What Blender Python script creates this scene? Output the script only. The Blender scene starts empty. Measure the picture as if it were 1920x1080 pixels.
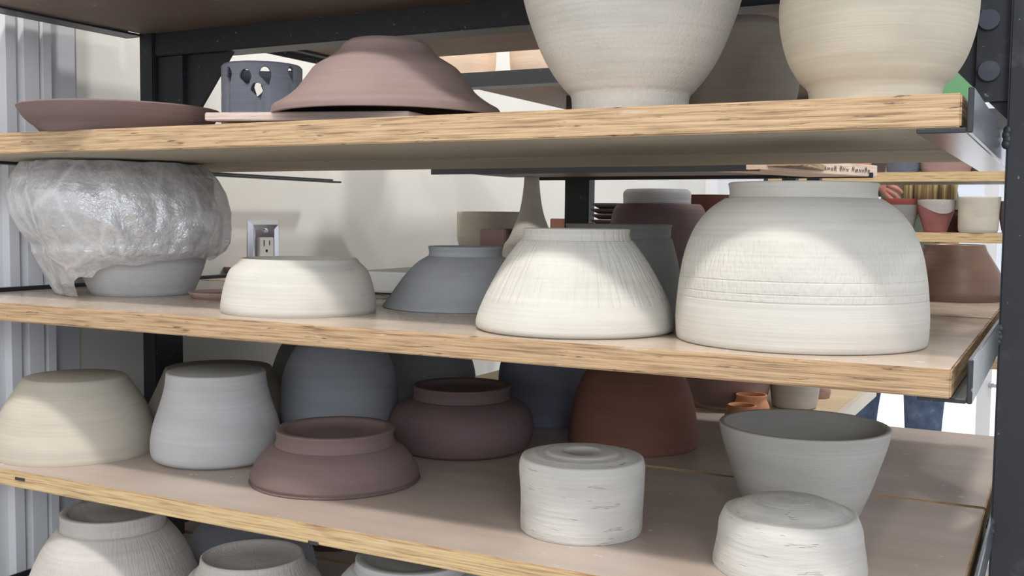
import bpy, bmesh, math, random
from mathutils import Vector, noise, Matrix
sc = bpy.context.scene
COL = sc.collection
random.seed(4)

# ------------------------------------------------------------------ camera
FPX, YAW, PITCH, ROLL, CAMD = 1979.5, 0.48238, 0.066145, 0.010653, 0.82536
ZA = 0.09305; S = 0.2; ZB = ZA - S; ZC = ZA - 2*S; ZD = ZA - 3*S; Z0 = 0.271
FLOOR = -1.25; CEIL = 2.3
XL, XR = -1.28, -0.070
cy, sy = math.cos(YAW), math.sin(YAW)
FW = Vector((-sy*math.cos(PITCH), cy*math.cos(PITCH), -math.sin(PITCH)))
R0 = Vector((cy, sy, 0)); U0 = R0.cross(FW)
RT = math.cos(ROLL)*R0 + math.sin(ROLL)*U0; UP = RT.cross(FW)
CAM = Vector((0, -CAMD, 0))
def unp(px, py, ax, val):
    d = (px-960)/FPX*RT - (py-540)/FPX*UP + FW
    return CAM + d*((val-CAM[ax])/d[ax])
cd = bpy.data.cameras.new('camera'); cam = bpy.data.objects.new('camera', cd); COL.objects.link(cam)
cd.sensor_width = 36; cd.lens = FPX/1920*36; cd.clip_start = .02; cd.clip_end = 100
cam.matrix_world = Matrix(((RT.x, UP.x, -FW.x, CAM.x), (RT.y, UP.y, -FW.y, CAM.y), (RT.z, UP.z, -FW.z, CAM.z), (0,0,0,1)))
sc.camera = cam

# ------------------------------------------------------------------ light
w = bpy.data.worlds.new('daylight'); sc.world = w; w.use_nodes = True
bg = w.node_tree.nodes['Background']; bg.inputs[0].default_value = (.86, .91, 1.0, 1); bg.inputs[1].default_value = 1.05
def area(name, loc, target, size, power, col):
    l = bpy.data.lights.new(name, 'AREA'); l.shape = 'DISK'; l.size = size; l.energy = power; l.color = col
    o = bpy.data.objects.new(name, l); COL.objects.link(o); o.location = loc
    o.rotation_euler = (Vector(target)-Vector(loc)).to_track_quat('-Z', 'Y').to_euler(); return o
KX, KY, KZ = -.40, -.90, 2.05
area('ceiling_and_fill_light', (KX, KY, KZ), (-.6, .1, -.1), .20, 39, (1.0, .965, .92))
area('ceiling_and_fill_light', (1.1, -1.0, 2.05), (-.1, .2, -.1), .22, 14, (1.0, .965, .92))
area('ceiling_and_fill_light', (.35, 2.0, 2.15), (-1.0, 1.2, -.1), .3, 36, (1.0, .975, .94))  # added fill, brings light to the left wall and rear rack
area('front_fill_light', (1.7, -2.9, .9), (-.9, 0, 0), 1.1, 40, (.90, .94, 1.0))  # added cool fill for the left casing and pot fronts, no window here
sl = bpy.data.lights.new('sun', 'SUN'); sl.energy = 4.5; sl.angle = .009; sl.color = (1, .97, .92)
so = bpy.data.objects.new('sun', sl); COL.objects.link(so); so.rotation_euler = Vector((-.15, -1, -1.7)).to_track_quat('-Z', 'Y').to_euler()
vs = sc.view_settings; vs.view_transform = 'Standard'; vs.look = 'None'; vs.exposure = 0.0; vs.gamma = 1
vs.use_curve_mapping = False

# ------------------------------------------------------------------ helpers
def link(name, me, mats=(), parent=None):
    o = bpy.data.objects.new(name, me); COL.objects.link(o)
    for m in (mats if isinstance(mats, (list, tuple)) else [mats]): me.materials.append(m)
    if parent: o.parent = parent
    return o
def obj(name, bm, mats, parent=None, smooth=False, origin=None):
    if origin is not None:
        bmesh.ops.translate(bm, verts=bm.verts, vec=-Vector(origin))
    me = bpy.data.meshes.new(name)
    bmesh.ops.recalc_face_normals(bm, faces=bm.faces) if not smooth == 'keep' else None
    bm.to_mesh(me); bm.free()
    if smooth:
        for p in me.polygons: p.use_smooth = True
    o = link(name, me, mats, parent)
    if origin is not None: o.location = origin
    return o
def tag(o, label, cat, group=None, kind=None):
    if label: o['label'] = label
    if cat: o['category'] = cat
    if group: o['group'] = group
    if kind: o['kind'] = kind
    return o
def struct(o): o['kind'] = 'structure'; return o
def empty(name, loc=(0,0,0)):
    o = bpy.data.objects.new(name, None); COL.objects.link(o); o.location = loc; o.empty_display_size = .02; return o
def box(bm, x0, x1, y0, y1, z0, z1, M=None, bev=0):
    vs_ = [bm.verts.new((x, y, z)) for x in (x0, x1) for y in (y0, y1) for z in (z0, z1)]
    if M is not None:
        for v in vs_: v.co = M @ v.co
    fs = [bm.faces.new([vs_[i] for i in q]) for q in ((0,1,3,2),(4,6,7,5),(0,4,5,1),(2,3,7,6),(0,2,6,4),(1,5,7,3))]
    if bev:
        es = {e for f in fs for e in f.edges}
        bmesh.ops.bevel(bm, geom=list(es), offset=bev, segments=2, affect='EDGES')
    return bm
def prism(bm, pts, axis, a, b):
    # pts 2D in the plane perpendicular to axis
    def P(u, v, t):
        return {0:(t,u,v),1:(u,t,v),2:(u,v,t)}[axis]
    A_ = [bm.verts.new(P(u,v,a)) for u,v in pts]; B_ = [bm.verts.new(P(u,v,b)) for u,v in pts]
    bm.faces.new(A_); bm.faces.new(B_[::-1])
    n = len(pts)
    for i in range(n): bm.faces.new((A_[i], A_[(i+1)%n], B_[(i+1)%n], B_[i]))
    return bm
def cyl(bm, p0, p1, r0, r1=None, n=20):
    r1 = r0 if r1 is None else r1
    p0, p1 = Vector(p0), Vector(p1); d = (p1-p0).normalized()
    a = d.orthogonal().normalized(); b = d.cross(a)
    A_ = [bm.verts.new(p0+(a*math.cos(t)+b*math.sin(t))*r0) for t in (2*math.pi*i/n for i in range(n))]
    B_ = [bm.verts.new(p1+(a*math.cos(t)+b*math.sin(t))*r1) for t in (2*math.pi*i/n for i in range(n))]
    bm.faces.new(A_[::-1]); bm.faces.new(B_)
    for i in range(n): bm.faces.new((A_[i], A_[(i+1)%n], B_[(i+1)%n], B_[i]))
    return bm

# ------------------------------------------------------------------ materials
class NT:
    def __init__(s, name):
        s.m = bpy.data.materials.new(name); s.m.use_nodes = True; s.t = s.m.node_tree
        s.b = s.t.nodes['Principled BSDF']
    def n(s, typ, ins=None, **kw):
        nd = s.t.nodes.new(typ)
        for k, v in kw.items(): setattr(nd, k, v)
        for k, v in (ins or {}).items():
            if hasattr(v, 'is_linked') or isinstance(v, bpy.types.NodeSocket): s.t.links.new(v, nd.inputs[k])
            else: nd.inputs[k].default_value = v
        return nd
    def l(s, a, b): s.t.links.new(a, b)
    def ramp(s, fac, stops, interp='LINEAR'):
        r = s.n('ShaderNodeValToRGB', {'Fac': fac}); cr = r.color_ramp; cr.interpolation = interp
        while len(cr.elements) < len(stops): cr.elements.new(.5)
        for e, (p, c) in zip(cr.elements, stops):
            e.position = p; e.color = c if len(c) == 4 else (*c, 1)
        return r.outputs[0]
    def mix(s, f, a, b, mode='MIX'):
        nd = s.n('ShaderNodeMix', data_type='RGBA', blend_type=mode)
        for k, v in ((0, f), (6, a), (7, b)):
            if isinstance(v, bpy.types.NodeSocket): s.l(v, nd.inputs[k])
            else: nd.inputs[k].default_value = v if not isinstance(v, tuple) or len(v) == 4 else (*v, 1)
        return nd.outputs[2]
    def mapn(s, vec, scale, rot=(0,0,0), loc=(0,0,0)):
        return s.n('ShaderNodeMapping', {'Vector': vec, 'Scale': scale, 'Rotation': rot, 'Location': loc}).outputs[0]
    def math(s, op, a, b=None, c=None):
        nd = s.n('ShaderNodeMath', operation=op)
        for i, v in enumerate((a, b, c)):
            if v is None: continue
            if isinstance(v, bpy.types.NodeSocket): s.l(v, nd.inputs[i])
            else: nd.inputs[i].default_value = v
        return nd.outputs[0]
    def noise(s, vec, sc_=5, det=3, rough=.5):
        return s.n('ShaderNodeTexNoise', {'Vector': vec, 'Scale': sc_, 'Detail': det, 'Roughness': rough}).outputs[0]
    def bump(s, h, st=.3, dist=.002, prev=None):
        ins = {'Height': h, 'Strength': st, 'Distance': dist}
        if prev is not None: ins['Normal'] = prev
        return s.n('ShaderNodeBump', ins).outputs[0]
def srgb(r, g, b):
    f = lambda c: (c/255/12.92 if c/255 <= .04045 else ((c/255+.055)/1.055)**2.4)
    return (f(r), f(g), f(b))
def plain(name, col, rough=.6, metal=0, spec=.5):
    k = NT(name); k.b.inputs['Base Color'].default_value = (*col, 1); k.b.inputs['Roughness'].default_value = rough
    k.b.inputs['Metallic'].default_value = metal; k.b.inputs['Specular IOR Level'].default_value = spec
    return k.m
_clay = {}
def clay(name, col, style='rings', rough=.85, sheen=0):
    """raw clay. UV: u = arc length round the pot, v = height (metres)."""
    if name in _clay: return _clay[name]
    k = NT(name); uv = k.n('ShaderNodeTexCoord').outputs['UV']
    d2 = tuple(c*.84 for c in col); l2 = tuple(min(1, c*1.08) for c in col)
    blot = k.noise(k.mapn(uv, (9, 26, 1)), 1, 4)
    ringn = k.noise(k.mapn(uv, (4, 260, 1)), 1, 3)
    c = k.ramp(blot, [(.3, d2), (.55, col), (.75, l2)])
    c = k.mix(.35, c, k.ramp(ringn, [(.35, d2), (.65, l2)]))
    k.l(c, k.b.inputs['Base Color'])
    k.b.inputs['Roughness'].default_value = rough; k.b.inputs['Specular IOR Level'].default_value = .25
    nb = k.bump(ringn, .35, .0012)
    fine = k.noise(k.mapn(uv, (900, 900, 1)), 1, 2)
    nb = k.bump(fine, .18, .0006, nb)
    if style in ('slash', 'chatter', 'fineslash'):
        if style == 'slash':
            mp = k.mapn(uv, (170, 22, 1), (0, 0, math.radians(-24))); st, di = .45, .0011
        elif style == 'fineslash':
            mp = k.mapn(uv, (300, 45, 1), (0, 0, math.radians(-22))); st, di = .4, .0007
        else:
            mp = k.mapn(uv, (300, 110, 1), (0, 0, math.radians(28))); st, di = .42, .0008
        h = k.ramp(k.noise(mp, 1, 1), [(.36, (0,0,0)), (.56, (1,1,1))])
        if style != 'fineslash':
            v = k.n('ShaderNodeSeparateXYZ', {0: uv}).outputs[1]
            lo, hi = (.028, .096) if style == 'slash' else (.041, .092)
            g = k.math('MULTIPLY', k.math('GREATER_THAN', v, lo), k.math('LESS_THAN', v, hi))
            h = k.math('ADD', k.math('MULTIPLY', h, g), k.math('SUBTRACT', 1, g))
        nb = k.bump(h, st, di, nb)
        if style == 'chatter':
            gr = None
            for gz in (.0405, .047, .0575):
                q = k.math('SUBTRACT', 1, k.math('MINIMUM', k.math('MULTIPLY', k.math('ABSOLUTE', k.math('SUBTRACT', v, gz)), 1100), 1))
                gr = q if gr is None else k.math('ADD', gr, q)
            nb = k.bump(k.math('SUBTRACT', 1, gr), .5, .0009, nb)
    if style == 'dimple':
        nb = k.bump(k.ramp(k.noise(k.mapn(uv, (230, 260, 1)), 1, 1), [(.35, (0,0,0)), (.6, (1,1,1))]), .35, .0007, nb)
    if style == 'rough':
        h = k.ramp(k.noise(k.mapn(uv, (12, 70, 1)), 1, 5, .6), [(.25, (0,0,0)), (.8, (1,1,1))])
        nb = k.bump(h, .5, .0022, nb)
        crk = k.ramp(k.noise(k.mapn(uv, (22, 170, 1), loc=(4, 4, 0)), 1, 3, .7), [(.64, (1,1,1)), (.69, (0,0,0))])
        nb = k.bump(crk, .7, .0016, nb)
    k.l(nb, k.b.inputs['Normal'])
    _clay[name] = k.m; return k.m
CREAM = srgb(200, 196, 188); CREAM2 = srgb(192, 184, 170); GREY = srgb(164, 167, 170); PALE = srgb(190, 190, 190)
BRN = srgb(124, 105, 102); BRN2 = srgb(112, 92, 92); TERRA = srgb(132, 92, 80); ORG = srgb(222, 160, 118); PUTTY = srgb(172, 162, 148)
PINKBR = srgb(168, 140, 132)

def wood_edge(name, base, dark, light, ragged=.5, plies=4, thick=.024):
    k = NT(name); oc = k.n('ShaderNodeTexCoord').outputs['Object']
    z = k.n('ShaderNodeSeparateXYZ', {0: oc}).outputs[2]
    wob = k.noise(k.mapn(oc, (9, 9, 60)), 1, 3)
    zz = k.math('ADD', k.math('MULTIPLY', z, plies/thick), k.math('MULTIPLY', wob, 1.3*ragged))
    ply = k.math('FRACT', zz)
    c = k.ramp(ply, [(0, dark), (.06, base), (.5, light), (.85, base), (1, dark)])
    st = k.noise(k.mapn(oc, (14, 14, 420)), 1, 5, .6)
    c = k.mix(.7, c, k.ramp(st, [(.34, dark), (.50, base), (.68, light)]))
    ck = k.noise(k.mapn(oc, (22, 22, 240), loc=(3,1,2)), 1, 4, .7)
    c = k.mix(k.ramp(ck, [(.60, (0,0,0)), (.66, (ragged*.8,)*3)]), c, tuple(v*.35 for v in dark))
    sm = k.noise(k.mapn(oc, (16, 16, 70), loc=(5,5,5)), 1, 3)
    c = k.mix(k.ramp(sm, [(.66, (0,0,0)), (.72, (.6,.6,.6))]), c, srgb(214, 200, 184))
    k.l(c, k.b.inputs['Base Color']); k.b.inputs['Roughness'].default_value = .75
    k.l(k.bump(st, .5, .002), k.b.inputs['Normal'])
    return k.m
def wood_top(name, base, rough=.42, dust=.5):
    k = NT(name); oc = k.n('ShaderNodeTexCoord').outputs['Object']
    g = k.noise(k.mapn(oc, (2.2, 26, 10)), 1, 4, .6)
    c = k.ramp(g, [(.3, tuple(v*.84 for v in base)), (.6, base), (.8, tuple(min(1, v*1.1) for v in base))])
    b = k.noise(k.mapn(oc, (5, 7, 5)), 1, 4, .6)
    c = k.mix(k.ramp(b, [(.45, (0,0,0)), (.75, (dust,)*3)]), c, srgb(196, 186, 176))
    s_ = k.noise(k.mapn(oc, (60, 70, 60), loc=(2,7,1)), 1, 2)
    c = k.mix(k.ramp(s_, [(.72, (0,0,0)), (.76, (.8,.8,.8))]), c, srgb(222, 216, 206))
    k.l(c, k.b.inputs['Base Color'])
    k.l(k.ramp(b, [(.35, (rough,)*3), (.75, (min(1, rough+.25),)*3)]), k.b.inputs['Roughness'])
    k.l(k.bump(g, .15, .001), k.b.inputs['Normal'])
    return k.m
EDGE_A = wood_edge('plywood_edge_tan', srgb(184, 154, 118), srgb(108, 80, 60), srgb(198, 171, 136), 1.0, 5, .0245)
EDGE_B = wood_edge('plywood_edge_worn', srgb(178, 147, 112), srgb(104, 76, 56), srgb(192, 164, 130), 1.0, 4, .0215)
EDGE_C = wood_edge('plywood_edge_clean', srgb(196, 168, 124), srgb(136, 98, 74), srgb(208, 184, 142), .12, 2, .020)
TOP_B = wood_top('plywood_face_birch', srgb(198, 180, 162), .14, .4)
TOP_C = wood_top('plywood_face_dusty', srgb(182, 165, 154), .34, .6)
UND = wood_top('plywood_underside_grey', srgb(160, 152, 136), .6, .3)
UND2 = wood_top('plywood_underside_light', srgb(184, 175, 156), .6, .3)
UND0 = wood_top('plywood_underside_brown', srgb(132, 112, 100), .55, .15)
def metal_paint(name, col, rough=.42, dirt=.25):
    k = NT(name); oc = k.n('ShaderNodeTexCoord').outputs['Object']
    n1 = k.noise(oc, 30, 5, .65)
    c = k.mix(k.ramp(n1, [(.60, (0,0,0)), (.75, (dirt,)*3)]), col, srgb(120, 118, 114))
    n2 = k.noise(oc, 120, 2)
    c = k.mix(k.ramp(n2, [(.72, (0,0,0)), (.76, (.6,.6,.6))]), c, srgb(170, 165, 158))
    k.l(c, k.b.inputs['Base Color']); k.b.inputs['Roughness'].default_value = rough
    k.l(k.bump(n1, .2, .001), k.b.inputs['Normal'])
    return k.m
BLACK = metal_paint('black_painted_steel', srgb(44, 46, 50))
RAILM = metal_paint('worn_steel_painted_sheen', srgb(132, 140, 146), .2, .5); RAILM.node_tree.nodes['Principled BSDF'].inputs['Metallic'].default_value = .65  # base lightened to put a bluish sheen into the worn dark steel
WALLM = None
def wallmat():
    k = NT('cream_wall_paint'); oc = k.n('ShaderNodeTexCoord').outputs['Object']
    n = k.noise(oc, 3, 3)
    k.l(k.ramp(n, [(.3, srgb(228, 226, 219)), (.7, srgb(234, 232, 226))]), k.b.inputs['Base Color'])
    k.b.inputs['Roughness'].default_value = .6
    k.l(k.bump(k.noise(oc, 240, 2), .08, .001), k.b.inputs['Normal']); return k.m
WALLM = wallmat()
WHITE = plain('white_gloss_paint', srgb(240, 241, 244), .35)
DOORW = plain('white_door_paint', srgb(228, 230, 234), .4)

# ------------------------------------------------------------------ the room
WX = -1.335
BY = 4.7
bm = bmesh.new(); box(bm, WX-.1, WX, -3.2, BY, FLOOR, CEIL); struct(obj('wall_left', bm, WALLM))
bm = bmesh.new(); box(bm, WX-.1, 4.2, -3.2, BY+.1, FLOOR-.1, FLOOR)
kf = NT('grey_concrete_floor'); oc = kf.n('ShaderNodeTexCoord').outputs['Object']
kf.l(kf.ramp(kf.noise(oc, 2.5, 5, .6), [(.3, srgb(150,146,140)), (.7, srgb(172,168,160))]), kf.b.inputs['Base Color']); kf.b.inputs['Roughness'].default_value = .45
struct(obj('floor', bm, kf.m))
bm = bmesh.new(); box(bm, WX-.1, 4.2, -3.2, BY+.1, CEIL, CEIL+.1); struct(obj('ceiling', bm, plain('white_ceiling_paint', srgb(225,225,222), .8)))
# back wall: piers round a wide glazed opening
bm = bmesh.new()
OX0, OX1, OZ1 = -1.10, 2.6, 1.2
box(bm, WX, OX0, BY, BY+.1, FLOOR, CEIL); box(bm, OX1, 4.2, BY, BY+.1, FLOOR, CEIL); box(bm, OX0, OX1, BY, BY+.1, OZ1, CEIL)
struct(obj('wall_back', bm, WALLM))
glass = NT('clear_window_glass')
tb = glass.n('ShaderNodeBsdfTransparent', {'Color': (.97, .98, 1, 1)}); gb = glass.n('ShaderNodeBsdfGlossy', {'Roughness': .02})
ms = glass.n('ShaderNodeMixShader', {0: .06, 1: tb.outputs[0], 2: gb.outputs[0]})
glass.l(ms.outputs[0], glass.t.nodes['Material Output'].inputs['Surface'])
def glazed(name, x0, x1, z0, z1, fw=.05):
    e = struct(empty(name, (x0, BY+.03, z0)))
    f = bmesh.new()
    for a in ((0, fw, 0, z1-z0), (x1-x0-fw, x1-x0, 0, z1-z0)): box(f, a[0], a[1], 0, .05, a[2], a[3])
    box(f, fw, x1-x0-fw, 0, .05, 0, fw); box(f, fw, x1-x0-fw, 0, .05, z1-z0-fw, z1-z0)
    obj('frame', f, WHITE, e)
    g = bmesh.new(); box(g, fw, x1-x0-fw, .02, .028, fw, z1-z0-fw); obj('pane', g, glass.m, e)
    return e
pd = unp(1845, 700, 1, BY+.03).x
glazed('window_1', OX0, pd, FLOOR, OZ1, .03)
dr = glazed('door_1', pd, pd+.85, FLOOR, OZ1, .035)
bm = bmesh.new(); hz = unp(1858, 722, 1, BY).z - FLOOR
cyl(bm, (.035, 0, hz), (.035, -.05, hz), .012); cyl(bm, (.035, -.05, hz), (.15, -.05, hz), .009)
obj('door_handle', bm, plain('brushed_steel', (.6,.6,.62), .3, 1), dr, True)
glazed('window_2', pd+.85, OX1, FLOOR, OZ1)
# outside ground
bm = bmesh.new(); box(bm, -8, 12, BY+.12, 22, FLOOR-.12, FLOOR-.02)
tag(struct(obj('floor_outside', bm, plain('pale_sunlit_concrete', (.85, .85, .84), .8))), 'pale concrete ground outside the glass doors', 'ground')
# grooved white casing on the left wall
def xw(px): return unp(px, 400, 0, WX).y
bm = bmesh.new()
ys = [xw(p) for p in (-70, -12, 9, 22, 75, 85, 90, 95)]
pr = [(WX, xw(-140)), (WX+.030, xw(-140)), (WX+.030, ys[0]), (WX+.018, ys[0]+.003), (WX+.018, ys[1]), (WX+.03, ys[1]+.002),
      (WX+.03, ys[2]), (WX+.016, ys[2]+.002), (WX+.016, ys[3]), (WX+.03, ys[3]+.002), (WX+.03, xw(52)), (WX+.018, xw(52)+.002), (WX+.018, xw(60)-.001),
      (WX+.03, xw(60)), (WX+.03, ys[4]), (WX, ys[4]+.004)]
prism(bm, [(a, b) for a, b in pr], 2, FLOOR, CEIL)
struct(obj('trim_1', bm, WHITE))
bm = bmesh.new(); box(bm, WX, WX+.006, ys[4]+.004, xw(140), FLOOR, CEIL)
struct(obj('trim_2', bm, plain('glossy_pale_blue_white_paint', srgb(222, 225, 232), .15)))
# white door and its casing further along the left wall
d0 = xw(1322)
e = struct(empty('door_2', (WX, d0, FLOOR)))
bm = bmesh.new(); box(bm, 0, .03, 0, .07, 0, 2.1); box(bm, 0, .03, .83, .90, 0, 2.1); box(bm, 0, .03, .07, .83, 2.03, 2.1); obj('frame', bm, WHITE, e)
bm = bmesh.new(); box(bm, 0, .012, .075, .825, 0.01, 2.03); obj('door_leaf', bm, DOORW, e)

# outlet on the left wall
CH = plain('chrome_plate', (.72, .73, .78), .16, 1)
oy0, oy1 = xw(463), xw(520); pz1 = unp(492, 414, 0, WX).z; pw = oy1-oy0; ph = .134
t = empty('wall_outlet', (WX, oy0, pz1-ph)); tag(t, 'chrome electrical outlet plate on the cream wall behind the small cream bowl', 'outlet')
bm = bmesh.new()
o_ = [(0,0),(pw,0),(pw,ph),(0,ph)]; b_ = .007
i_ = [(b_,b_),(pw-b_,b_),(pw-b_,ph-b_),(b_,ph-b_)]
q_ = [(b_+.009,b_+.009),(pw-b_-.009,b_+.009),(pw-b_-.009,ph-b_-.009),(b_+.009,ph-b_-.009)]
rings = [[bm.verts.new((h, y, z)) for y, z in r] for r, h in ((o_, 0), (o_, .002), (i_, .0085), (q_, .0060))]
for A_, B_ in zip(rings, rings[1:]):
    for i in range(4): bm.faces.new((A_[i], A_[(i+1)%4], B_[(i+1)%4], B_[i]))
bm.faces.new(rings[-1])
pl = obj('cover_plate', bm, CH, t)
IV = plain('ivory_plastic', srgb(222, 224, 220), .35); SLOT = plain('dark_slot', (.01,.01,.01), .8)
for k_, zc in enumerate((ph-.052, .040)):
    r_ = bmesh.new(); box(r_, .004, .0095, pw/2-.019, pw/2+.021, zc-.021, zc+.021, bev=.0012); rc = obj('receptacle', r_, IV, t)
    s_ = bmesh.new(); box(s_, .0093, .0098, pw/2-.008, pw/2-.0055, zc+.005, zc+.016); box(s_, .0093, .0098, pw/2+.0075, pw/2+.010, zc+.006, zc+.015)
    cyl(s_, (.0093, pw/2+.0005, zc-.004), (.0098, pw/2+.0005, zc-.004), .003, n=12); obj('slot', s_, SLOT, rc)
bm = bmesh.new(); cyl(bm, (.004, pw/2, ph-.018), (.0098, pw/2, ph-.018), .005, .004); obj('screw', bm, CH, t, True)

# ------------------------------------------------------------------ boards
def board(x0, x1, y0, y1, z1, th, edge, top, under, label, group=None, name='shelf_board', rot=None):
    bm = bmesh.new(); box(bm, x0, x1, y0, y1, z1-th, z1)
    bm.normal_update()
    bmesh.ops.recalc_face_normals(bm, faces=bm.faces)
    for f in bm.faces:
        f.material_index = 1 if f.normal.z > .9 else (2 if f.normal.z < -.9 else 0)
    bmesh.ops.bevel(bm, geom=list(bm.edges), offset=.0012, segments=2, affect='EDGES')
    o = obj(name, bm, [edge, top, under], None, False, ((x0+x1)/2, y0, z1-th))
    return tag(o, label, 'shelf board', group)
TA, TB, TC = .0245, .0215, .020
board(XL, XR, 0, .246, ZA, TA, EDGE_A, TOP_B, UND, 'plywood shelf board with a tan layered front edge, holding the two large upright cream bowls')
board(XL, XR, .250, .47, ZA, TA, EDGE_A, TOP_B, UND2, 'narrow rear board at the level of the two upright cream bowls, pale underside')
board(XL+.01, XR, 0, .468, ZB, TB, EDGE_B, TOP_B, UND, 'worn plywood shelf board under the biggest upturned bowl and the bagged bowl')
board(XL+.01, XR, .476, .83, ZB, TB, EDGE_B, TOP_B, UND, 'rear plywood board behind the biggest upturned bowl, under the glossy brown bowl')
board(XL+.01, XR+.005, 0, .402, ZC, TC, EDGE_C, TOP_C, UND, 'plywood shelf board with a clean yellow edge, under the lidded-looking white clay jar')
board(XL+.01, XR+.005, .410, .835, ZC, TC, EDGE_C, TOP_C, UND, 'rear plywood board beyond the gap line, behind the open flared cup')
board(XL+.01, XR, 0, .402, ZD, TC, EDGE_C, TOP_C, UND, 'lowest plywood shelf board, under the pots at the bottom left corner')
board(XL+.01, XR, .410, .835, ZD, TC, EDGE_C, TOP_C, UND, 'rear board at the lowest level, barely visible beside the right post')
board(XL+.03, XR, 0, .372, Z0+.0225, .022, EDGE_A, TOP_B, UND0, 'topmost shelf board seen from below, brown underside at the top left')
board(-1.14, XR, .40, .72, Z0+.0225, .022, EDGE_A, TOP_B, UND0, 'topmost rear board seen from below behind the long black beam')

bC = [o for o in bpy.data.objects if o.get('label', '').startswith('plywood shelf board with a clean')][0]
STP = plain('dark_staple', srgb(46, 40, 44), .5)
for (px, py, wd) in ((38, 898, .016), (588, 1018, .012)):
    p = unp(px, py, 1, 0) - bC.location; bm = bmesh.new(); box(bm, p.x-wd/2, p.x+wd/2, -.0012, .0004, p.z-.0016, p.z+.0016)
    if wd < .015: box(bm, p.x-wd/2, p.x-wd/2+.0012, -.0012, .0004, p.z-.006, p.z)
    obj('staple', bm, STP, bC)

# ------------------------------------------------------------------ front rack
rack = empty('metal_rack', (XL, .37, FLOOR)); tag(rack, 'black steel shelving rack in front, with angle iron rails carrying the plywood boards', 'rack')
def part(name, bm, mat, par, smooth=False):
    # keep world placement while being a child of an Empty at its base
    loc = Vector((0,0,0)); p = par
    while p is not None: loc += p.location; p = p.parent
    bmesh.ops.translate(bm, verts=bm.verts, vec=-loc)
    return obj(name, bm, mat, par, smooth)
PY0, PY1 = .345, .402
lx0 = unp(264, 400, 1, PY0).x; lx1 = unp(290, 400, 1, PY0).x
rx0 = unp(1881, 400, 1, PY0).x
LX0, LX1 = lx0, lx1
for (a, b) in ((lx0, lx1), (rx0, rx0+.035)):
    bm = bmesh.new(); box(bm, a, b, PY0, PY1, FLOOR, Z0+.4, bev=.002); part('post', bm, BLACK, rack)
# weld beads on the right post
for zz in (ZA-.005, ZB-.004, ZC-.004):
    bm = bmesh.new()
    for i in range(4):
        bmesh.ops.create_icosphere(bm, subdivisions=2, radius=.004, matrix=Matrix.Translation((rx0+.001*(i%2), PY0+.001, zz+(i-2)*.0045)) @ Matrix.Diagonal((1.1, .7, 1.3, 1)))
    part('weld_bead', bm, BLACK, rack, True)
bm = bmesh.new(); box(bm, lx1-.01, rx0, PY0+.004, PY0+.05, .2375, .2712, bev=.0015); part('beam', bm, BLACK, rack)
bm = bmesh.new(); box(bm, lx1, rx0, PY0+.004, PY0+.05, FLOOR+.15, FLOOR+.19); part('beam', bm, BLACK, rack)
def rail(side, y0, y1, zb, h=.034, t=.0035, leg=.034, gap=0):
    bm = bmesh.new()
    if side > 0:
        X = XR+gap+.002
        box(bm, X, X+t, y0, y1, zb-t, zb-t+h); box(bm, X-leg, X, y0, y1, zb-t, zb-.0003)
    else:
        X = XL-gap-.002
        box(bm, X-t, X, y0, y1, zb-t, zb-t+h); box(bm, X, X+leg, y0, y1, zb-t, zb-.0003)
    bmesh.ops.bevel(bm, geom=list(bm.edges), offset=.0008, segments=1, affect='EDGES')
    if side > 0:
        bm.normal_update()
        for f in bm.faces: f.material_index = 1 if f.calc_center_median().y < y0+.001 else 0
    return part('rail', bm, [RAILM, BLACK] if side > 0 else BLACK, rack)
rail(1, -.001, .62, ZA-TA, .0325, t=.0042, gap=.002); rail(-1, 0, .86, ZA-TA, .0075, leg=.02)
rail(1, .008, .835, ZB-TB, .033, t=.004, gap=.008); rail(-1, 0, .83, ZB-TB, .03)
rail(1, 0, .85, ZC-TC, .03, gap=.01); rail(-1, 0, .84, ZC-TC, .026)
rail(1, 0, .85, ZD-TC, .03, gap=.01); rail(-1, 0, .84, ZD-TC, .026)
rail(1, 0, .72, Z0, .036); rail(-1, 0, .35, Z0, .03)
bm = bmesh.new(); box(bm, -1.146, -1.1425, .396, .72, Z0-.012, Z0+.018); box(bm, -1.1425, -1.118, .396, .72, Z0-.0035, Z0-.0003); part('rail', bm, BLACK, rack)
def gus(pts, mat=BLACK):
    g = []
    for px, py in pts:
        p = unp(px, py, 1, PY0+.018); g.append((p.x, p.z))
    bm = bmesh.new(); prism(bm, g, 1, PY0+.018, PY0+.024); return part('gusset_plate', bm, mat, rack)
g1 = gus([(340, 95), (440, 88), (374, 203), (340, 203)])
g2 = gus([(1890, -90), (1640, -90), (1640, -16), (1788, 128), (1890, 226)])
def bolt(px, py, par, y=PY0+.018, r=.011):
    p = unp(px, py, 1, y); bm = bmesh.new(); cyl(bm, (p.x, y, p.z), (p.x, y-.006, p.z), r, r*.92, 24); return part('bolt', bm, metal_paint('bolt_steel', srgb(70, 76, 88), .35), par, False)
bolt(322, 145, g1, PY0+.018, .010)
bm = bmesh.new(); p = unp(1833, 60, 1, PY0+.012); box(bm, p.x, rx0, PY0+.011, PY0+.018, ZA+.03, Z0-.035); sp_ = part('splice_plate', bm, BLACK, rack)
bolt(1855, 38, sp_, PY0+.011); bolt(1855, 134, sp_, PY0+.011)
bm = bmesh.new(); p = unp(316, 145, 1, PY0+.012); box(bm, lx1+.001, unp(345,145,1,PY0+.012).x, PY0+.009, PY0+.018, ZA+.01, Z0-.035); part('splice_plate', bm, BLACK, rack)

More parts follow.
